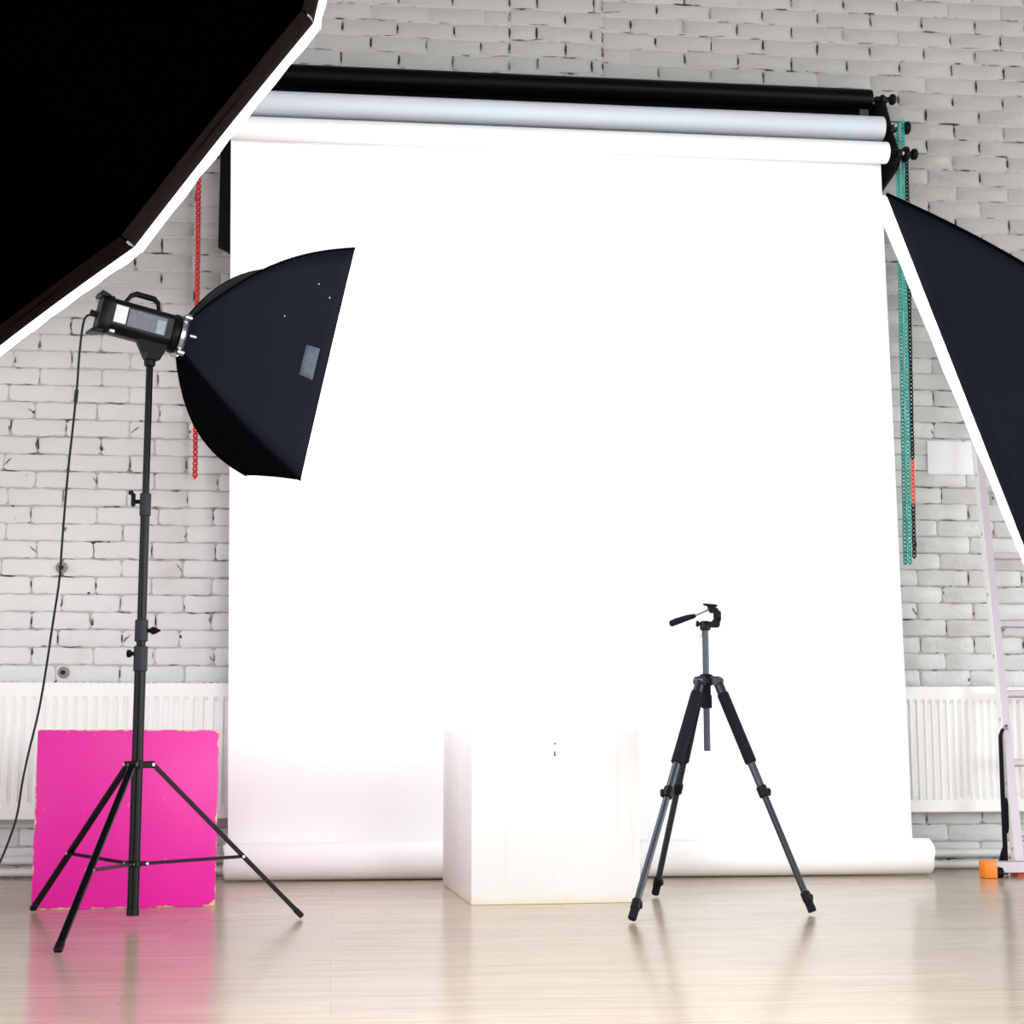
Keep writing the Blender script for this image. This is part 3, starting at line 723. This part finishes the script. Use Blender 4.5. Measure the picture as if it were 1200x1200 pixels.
# ------------------------------------------------------------------ light stand
f1, f2, f3 = onZ(38, 1066, .008), onZ(67, 1115, .008), onZ(354, 1074, .008)
cS = V((SX, SY, 0))
def zat(py, px=165): # height on the stand axis seen at image row py
    lo, hi = -1., 4.
    for _ in range(50):
        m = (lo+hi)/2; q = V((SX, SY, m))-CAM; yy = 600-F*q.dot(UP)/q.dot(FW)
        if yy > py: lo = m
        else: hi = m
    return lo
tl_ = thing('light_stand', (SX, SY, 0), 'tall black air light stand with three spread legs in front of pink cube', 'light stand')
def seg(y0, y1, r, name, m, n=20, bev=.001):
    b = MB(); b.cyl((SX, SY, zat(y0)), (SX, SY, zat(y1)), r, n, bev=bev); return b.build(name, m, tl_)
seg(1070, 757, .0185, 'lower_tube', M['blackm']); seg(757, 728, .0150, 'second_tube', M['blackm']); seg(728, 590, .0150, 'middle_tube', M['blackm']); seg(590, 412, .0115, 'upper_tube', M['blackm'])
seg(1073, 1064, .0200, 'bottom_cap', M['black'])
seg(787, 757, .0225, 'locking_collar', M['collar'], bev=.003); seg(752, 726, .0215, 'locking_collar', M['collar'], bev=.003); seg(605, 578, .0185, 'locking_collar', M['collar'], bev=.003)
def wing(py, sgn, name='locking_knob', L_=.03):
    z = zat(py); p = V((SX, SY, z)); d = RT*sgn
    b = MB(); b.cyl(p+d*.016, p+d*.034, .007, 10); b.lathe(p+d*.030, d, [(0, .010), (.006, .013), (.014, .012), (L_-.004, .004), (L_, .002)], 8)
    b.build(name, M['black'], tl_)
wing(739, 1, L_=.032); wing(766, -1, L_=.014); 
# T-handle at the upper collar
p = V((SX, SY, zat(588))); b = MB(); b.cyl(p-RT*.015, p-RT*.035, .007, 10); b.box(p-RT*.040+Z*.006, (.014, .014, .045), (RT, FW, Z), bev=.004); b.box(p-RT*.048+Z*.030, (.016, .012, .014), (RT, FW, Z), bev=.003); b.build('locking_knob', M['black'], tl_)
zh = zat(896); zl = zat(1012)
b = MB(); b.cyl((SX, SY, zh-.012), (SX, SY, zh+.012), .026, 20, bev=.003)
feet = (f1, f2, f3)
for f in feet:
    d = (V((f.x, f.y, 0))-cS).normalized(); pd = Z.cross(d)
    b.box(cS+d*.036+Z*zh, (.036, .030, .022), (d, pd, Z), bev=.003)
b.build('leg_collar', M['black'], tl_)
b = MB(); b.cyl((SX, SY, zl-.010), (SX, SY, zl+.010), .024, 20, bev=.003)
for f in feet:
    d = (V((f.x, f.y, 0))-cS).normalized(); pd = Z.cross(d); b.box(cS+d*.030+Z*zl, (.028, .022, .014), (d, pd, Z), bev=.002)
b.build('brace_collar', M['black'], tl_)
for f in feet:
    d = (V((f.x, f.y, 0))-cS).normalized(); pd = Z.cross(d)
    top = cS+d*.05+Z*zh; bot = V((f.x, f.y, f.z)); dr = (bot-top).normalized()
    b = MB(); b.bar(top, bot-dr*.02, .021, .014, pd, .002); lg = b.build('leg', M['blackm'], tl_)
    b = MB(); b.bar(bot-dr*.035, bot, .024, .018, pd, .004); b.build('rubber_foot', M['black'], lg)
    b = MB(); b.cyl(top-pd*.016, top+pd*.016, .0045, 8); b.build('rivet', M['steel'], lg)
    mid = top.lerp(bot, .60)
    b = MB(); q0 = cS+d*.040+Z*zl; b.bar(q0, mid, .014, .010, pd, .0015); br_ = b.build('brace', M['blackm'], tl_)
    b = MB(); b.cyl(mid-pd*.014, mid+pd*.014, .0042, 8); b.build('rivet', M['steel'], br_)
    b = MB(); b.cyl(q0-pd*.012, q0+pd*.012, .004, 8); b.build('rivet', M['steel'], br_)

# ------------------------------------------------------------------ cable from the strobe to the left
rear = L(.335*.77, 0, -.005); dR = (rear-CAM).dot(FW)
pts = [rear, at(107, 369, dR), at(101, 371, dR), at(97, 382, dR), at(93, 415, dR), at(90.5, 450, dR), at(86, 495, dR+.01), at(80, 550, dR+.02), at(76, 595, dR+.03), at(72.5, 640, dR+.04), at(69.5, 680, dR+.05), at(62, 730, dR+.06), at(53, 790, dR+.07), at(45, 835, dR+.08), at(34, 880, dR+.08), at(26.5, 915, dR+.06), at(21, 950, dR+.02), at(14, 975, dR), at(0, 1010, dR-.06), at(-20, 1045, dR-.1), at(-50, 1085, dR-.15)]
def smooth(pts, k=6):
    o = []
    P = [pts[0]]+pts+[pts[-1]]
    for i in range(1, len(P)-2):
        a, b_, c_, d_ = P[i-1], P[i], P[i+1], P[i+2]
        for j in range(k):
            t_ = j/k; o.append(.5*((2*b_)+(c_-a)*t_+(2*a-5*b_+4*c_-d_)*t_*t_+(3*b_-a-3*c_+d_)*t_**3))
    return o+[pts[-1]]
sp = smooth(pts)
gl = [q for q in sp if q.z > .006]
last = gl[-1]; gl += [V((last.x-.10, last.y-.1, .005)), V((last.x-.6, last.y-.1, .005))]
tc_ = thing('power_cable', (last.x, last.y, 0), 'thin black power cable drooping from the strobe head to the floor at left', 'cable')
MB().tube(gl, .0040, 8).build('cord', M['cable'], tc_)
q = min(range(len(sp)), key=lambda i: abs((sp[i]-at(89, 466, dR)).z))
MB().tube([sp[q-1], sp[q], sp[q+1]], .0065, 8).build('cable_tie', M['cable'], tc_)
b = MB(); b.cyl(rear+hx*.004, rear-hx*.024, .011, 12, bev=.002); b.build('plug', M['cable'], tc_)

# ------------------------------------------------------------------ camera tripod
g1, g2, g3 = onZ(740, 1079, .006), onZ(767.5, 1049, .006), onZ(953, 1070, .006)
dT = 5.66; pc = onY(827.5, 800, dT); TX, TY = pc.x, pc.y
def zT(py):
    lo, hi = -1., 4.
    for _ in range(50):
        m = (lo+hi)/2; q = V((TX, TY, m))-CAM
        if 600-F*q.dot(UP)/q.dot(FW) > py: lo = m
        else: hi = m
    return lo
tt = thing('camera_tripod', (TX, TY, 0), 'dark camera tripod with foam leg grips and pan handle right of white cube', 'tripod')
c3 = V((TX, TY, 0))
b = MB(); b.cyl((TX, TY, zT(880)), (TX, TY, zT(733)), .0115, 20, bev=.001); b.build('centre_column', M['greytube'], tt)
b = MB(); b.lathe((TX, TY, zT(830)), Z, [(0, .0165), (.003, .0195), (.045, .0195), (.048, .0165), (.10, .0160)], 20); b.build('column_collar', M['foam'], tt)
zs = zT(800)
b = MB(); b.lathe((TX, TY, zs-.010), Z, [(0, .022), (.006, .030), (.022, .031), (.034, .026), (.040, .018)], 24)
for f in (g1, g2, g3):
    d = (V((f.x, f.y, 0))-c3).normalized(); pd = Z.cross(d)
    b.box(c3+d*.036+Z*(zs+.010), (.034, .034, .024), (d, pd, Z), bev=.006, seg=2)
b.build('shoulder', M['black'], tt)
for i, f in enumerate((g1, g2, g3)):
    d = (V((f.x, f.y, 0))-c3).normalized(); pd = Z.cross(d)
    top = c3+d*.044+Z*(zs+.004); bot = f; ax = (bot-top).normalized(); LL = (bot-top).length
    b = MB(); b.cyl(top-pd*.022, top+pd*.022, .016, 18, bev=.003); b.cyl(top+ax*.004, top+ax*.05, .017, 16); lk = b.build('leg_hinge', M['darktube'], tt)
    b = MB(); b.cyl(top+ax*.045, top+ax*(LL*.365), .0205, 20, bev=.004); lg = b.build('leg', [M['foam']], tt); lg['label'] = 'black foam grip'
    b = MB(); b.cyl(top+ax*(LL*.36), top+ax*(LL*.50), .0135, 16); b.build('upper_tube', M['greytube'] if i != 1 else M['darktube'], lg)
    b = MB(); cpt = top+ax*(LL*.49); b.cyl(cpt-ax*.022, cpt+ax*.018, .0185, 16, bev=.003); b.box(cpt+(RT if i == 2 else -RT if i == 1 else -RT)*.018, (.016, .022, .026), (RT, FW, Z), bev=.004); b.build('leg_clamp', M['black'], lg)
    b = MB(); b.cyl(top+ax*(LL*.50), bot-ax*.05, .0115, 16); b.build('lower_tube', M['greytube'] if i == 0 else M['darktube'], lg)
    b = MB(); cpt = bot-ax*.055; b.cyl(cpt-ax*.020, cpt+ax*.016, .0165, 16, bev=.003); b.box(cpt+RT*.014, (.014, .02, .022), (RT, FW, Z), bev=.004); b.build('foot_clamp', M['black'], lg)
    b = MB(); b.cyl(bot-ax*.042, bot-ax*.004, .0145, 16, bev=.003); b.build('rubber_foot', M['foam'], lg)
# pan head
dH = (V((TX, TY, zT(735)))-CAM).dot(FW); a3 = (RT, UP, -FW)
def H_(x, y, dz=0): return at(x, y, dH+dz)
b = MB(); b.lathe((TX, TY, zT(739)), Z, [(0, .014), (.004, .019), (.026, .020), (.034, .015)], 20); b.cyl(H_(817, 731), H_(825, 731), .006, 10); hd = b.build('pan_base', M['black'], tt)
b = MB(); b.lathe(H_(815.5, 731), RT, [(0, .008), (.002, .011), (.010, .011), (.012, .006)], 14); b.build('pan_lock_knob', M['black'], tt)
u = dH/F
b = MB(); b.prism([(x*u, -y*u) for x, y in ((-1, 4), (12, 4.5), (15, 3), (16, -6), (15, -15), (12, -19), (8, -20), (7, -16), (9, -12), (9.5, -5), (7, -2), (-1, -2))], .030, H_(828, 731), a3, bev=.0025); b.build('tilt_arm', M['black'], tt)
b = MB(); b.lathe(H_(842.5, 722, -.0), RT, [(-.01, .020), (-.002, .022), (.006, .018)], 16); b.build('tilt_dial', M['black'], tt)
b = MB(); b.box(H_(832, 709), (.048, .008, .045), (( RT-UP*.08).normalized(), (UP+RT*.08).normalized(), -FW), bev=.002); b.prism([(-.014, .01), (.018, .008), (.012, -.018), (-.002, -.020)], .032, H_(832.5, 712), a3, bev=.002); b.build('camera_plate', M['black'], tt)
b = MB(); b.cyl(H_(832, 714), H_(812, 722.5), .0042, 10); b.build('handle_rod', M['steel'], tt)
b = MB(); b.tube([H_(815, 721, 0), H_(813, 722, 0), H_(806, 723.8, 0), H_(792, 728.5, 0), H_(786, 731, 0), H_(784.6, 731.5)], [.006, .0085, .0105, .0125, .0115, .007], 16); b.build('pan_handle', M['foam'], tt)
b = MB(); b.bar(H_(823.5, 740), H_(820.5, 747), .012, .006, RT, .002); b.build('column_lever', M['steel'], tt)

# ------------------------------------------------------------------ ladder
tlad_base = V((2.921, 6.78, 0)); top_l = V((2.924, 7.135, 2.45)); dirL = (top_l-tlad_base).normalized()
tl2 = thing('ladder', (3.06, 6.78, 0), 'aluminium ladder with orange capped crossbar leaning at the right edge', 'ladder')
fr_ = (Y-dirL*Y.dot(dirL)).normalized()
WL = .40
def stile(x_off, flip):
    a = tlad_base+X*x_off+dirL*.045; bb = top_l+X*x_off
    b = MB()
    b.bar(a, bb, .036, .004, X, .001)                                                   # front flange
    b.bar(a+fr_*.042, bb+fr_*.042, .036, .004, X, .001)
    o = b.build('stile', M['alu'], tl2)
    b = MB(); b.bar(a+fr_*.021-X*.018*flip, bb+fr_*.021-X*.018*flip, .044, .003, fr_, .001); w = b.build('side_web', M['alub'], o)
    b = MB(); k = 0
    while k*.28+.2 < 2.4:
        q = a+dirL*(k*.28+.07)-X*(.0205*flip)+fr_*.021; b.cyl(q, q+X*.003*flip, .009, 8); k += 1
    b.build('rung_end', M['alu'], o)
stile(0, 1); stile(WL, -1)
for py in (976, 893, 812, 730, 650, 572, 495):
    lo, hi = 0., 2.6
    for _ in range(40):
        m = (lo+hi)/2; q = tlad_base+dirL*m-CAM
        if 600-F*q.dot(UP)/q.dot(FW) > py: lo = m
        else: hi = m
    q = tlad_base+dirL*lo+fr_*.028
    b = MB(); b.box(q+X*WL/2, (WL-.034, .030, .030), (X, fr_, dirL), bev=.004); b.build('rung', M['alu'], tl2)
ca = onY(1162, 1016, 6.76); cz = ca.z
xe = 2.921+WL+(2.921-ca.x)
b = MB(); b.box(((ca.x+xe)/2, 6.76, cz), (xe-ca.x, .05, .048), bev=.003); b.build('crossbar', M['alu'], tl2)
for xx, sg in ((ca.x, -1), (xe, 1)):
    b = MB(); b.box((xx+sg*.034, 6.715, .037), (.056, .070, .072), bev=.005, seg=2); b.build('orange_end_foot', M['orange'], tl2)
for xx in (onY(1170, 1024, 6.705).x+.002, xe-.05):
    b = MB(); b.lathe((xx-.018, 6.705, .022), X, [(0, .015), (.004, .022), (.032, .022), (.036, .015)], 20); b.box((xx, 6.722, .036), (.016, .03, .02), bev=.003); b.build('wheel', M['black'], tl2)
for xo in (0, WL):
    b = MB(); b.box(tlad_base+X*xo+fr_*.03+Z*.024, (.044, .075, .046), bev=.004); b.build('stile_foot', M['redo'], tl2)
# black rod beside the ladder
tr_ = thing('support_rod', (onY(1178, 1005, 6.98).x, 6.98, 0), 'slim black bent-top rod standing between right radiator and ladder', 'rod')
Yr = 6.85
ps = [onY(1180, 850, Yr), onY(1174.5, 856, Yr), onY(1172.5, 862, Yr), onY(1175, 930, Yr), onY(1177.5, 985, Yr), onY(1178.5, 1006, Yr-.02), onY(1179, 1021, Yr-.02)]
ps[-1].z = .004
b = MB(); b.tube(ps, [.006, .008, .0095, .010, .0105, .010, .009], 12); b.build('rod', M['foam'], tr_)
b = MB(); b.prism([(-.008, .06), (.004, .075), (.016, .03), (.014, -.03), (.004, -.08), (-.008, -.06)], .012, onY(1179, 955, Yr), (X, Z, -Y), bev=.002); b.build('paddle', M['foam'], tr_)
b = MB(); b.prism([(-.022, -.028), (-.006, .02), (.004, .045), (.012, .01), (.014, -.028), (.002, -.012)], .02, onY(1176, 1003, Yr), (X, Z, -Y), bev=.002); b.build('foot', M['foam'], tr_)
b = MB(); b.lathe(onY(1175.5, 853, Yr-.008), X, [(0, .004), (.002, .008), (.02, .008), (.022, .004)], 10); b.build('tip', M['steel'], tr_)

# ------------------------------------------------------------------ world, camera, output look
w = bpy.data.worlds.new('studio_daylight'); bpy.context.scene.world = w; w.use_nodes = True; nt = w.node_tree
bg = nt.nodes['Background']; tc = N(nt, 'ShaderNodeTexCoord'); sp_ = N(nt, 'ShaderNodeSeparateXYZ'); nt.links.new(tc.outputs['Generated'], sp_.inputs[0])
r = ramp(nt, sp_.outputs[2], [(0., (1.0, 1.0, 1.0)), (.35, (1., 1., 1.)), (.8, (.7, .71, .73)), (1, (.6, .61, .63))])
# bright window-like azimuth bands added on dimmer surround: tube highlights, fill for right wall
at2 = N(nt, 'ShaderNodeMath', operation='ARCTAN2'); nt.links.new(sp_.outputs[0], at2.inputs[0]); nt.links.new(sp_.outputs[1], at2.inputs[1])
def band(centre, width, amp):
    s = N(nt, 'ShaderNodeMath', operation='SUBTRACT'); nt.links.new(at2.outputs[0], s.inputs[0]); s.inputs[1].default_value = centre
    a_ = N(nt, 'ShaderNodeMath', operation='ABSOLUTE'); nt.links.new(s.outputs[0], a_.inputs[0])
    m_ = N(nt, 'ShaderNodeMapRange'); m_.interpolation_type = 'SMOOTHSTEP'; nt.links.new(a_.outputs[0], m_.inputs[0]); m_.inputs[1].default_value = width; m_.inputs[2].default_value = width+.08; m_.inputs[3].default_value = amp; m_.inputs[4].default_value = 0
    return m_.outputs[0]
acc = None
for c_, w_, a_ in ((-2.55, .16, 2.2), (-2.0, .13, 2.0), (2.2, .16, 3.2), (2.75, .12, 3.0), (1.72, .16, 4.2)):
    o_ = band(c_, w_, a_)
    if acc is None: acc = o_
    else:
        ad = N(nt, 'ShaderNodeMath', operation='ADD'); nt.links.new(acc, ad.inputs[0]); nt.links.new(o_, ad.inputs[1]); acc = ad.outputs[0]
ad = N(nt, 'ShaderNodeMath', operation='ADD'); nt.links.new(acc, ad.inputs[0]); ad.inputs[1].default_value = .62
ml = N(nt, 'ShaderNodeMath', operation='MULTIPLY'); nt.links.new(ad.outputs[0], ml.inputs[0]); ml.inputs[1].default_value = WORLD
nt.links.new(r.outputs[0], bg.inputs['Color']); nt.links.new(ml.outputs[0], bg.inputs['Strength'])
cam = bpy.data.cameras.new('camera'); co = bpy.data.objects.new('camera', cam); COL.objects.link(co)
cam.sensor_width = 36; cam.lens = F/1200*36; cam.clip_start = .05
co.matrix_world = Matrix(((RT.x, UP.x, -FW.x, CAM.x), (RT.y, UP.y, -FW.y, CAM.y), (RT.z, UP.z, -FW.z, CAM.z), (0, 0, 0, 1)))
sc = bpy.context.scene; sc.camera = co
sc.view_settings.view_transform = 'Standard'; sc.view_settings.look = 'None'; sc.view_settings.gamma = 1; sc.view_settings.use_curve_mapping = False
sc.view_settings.exposure = 0.0
for o in bpy.data.objects:
    if '_base' in o: del o['_base']
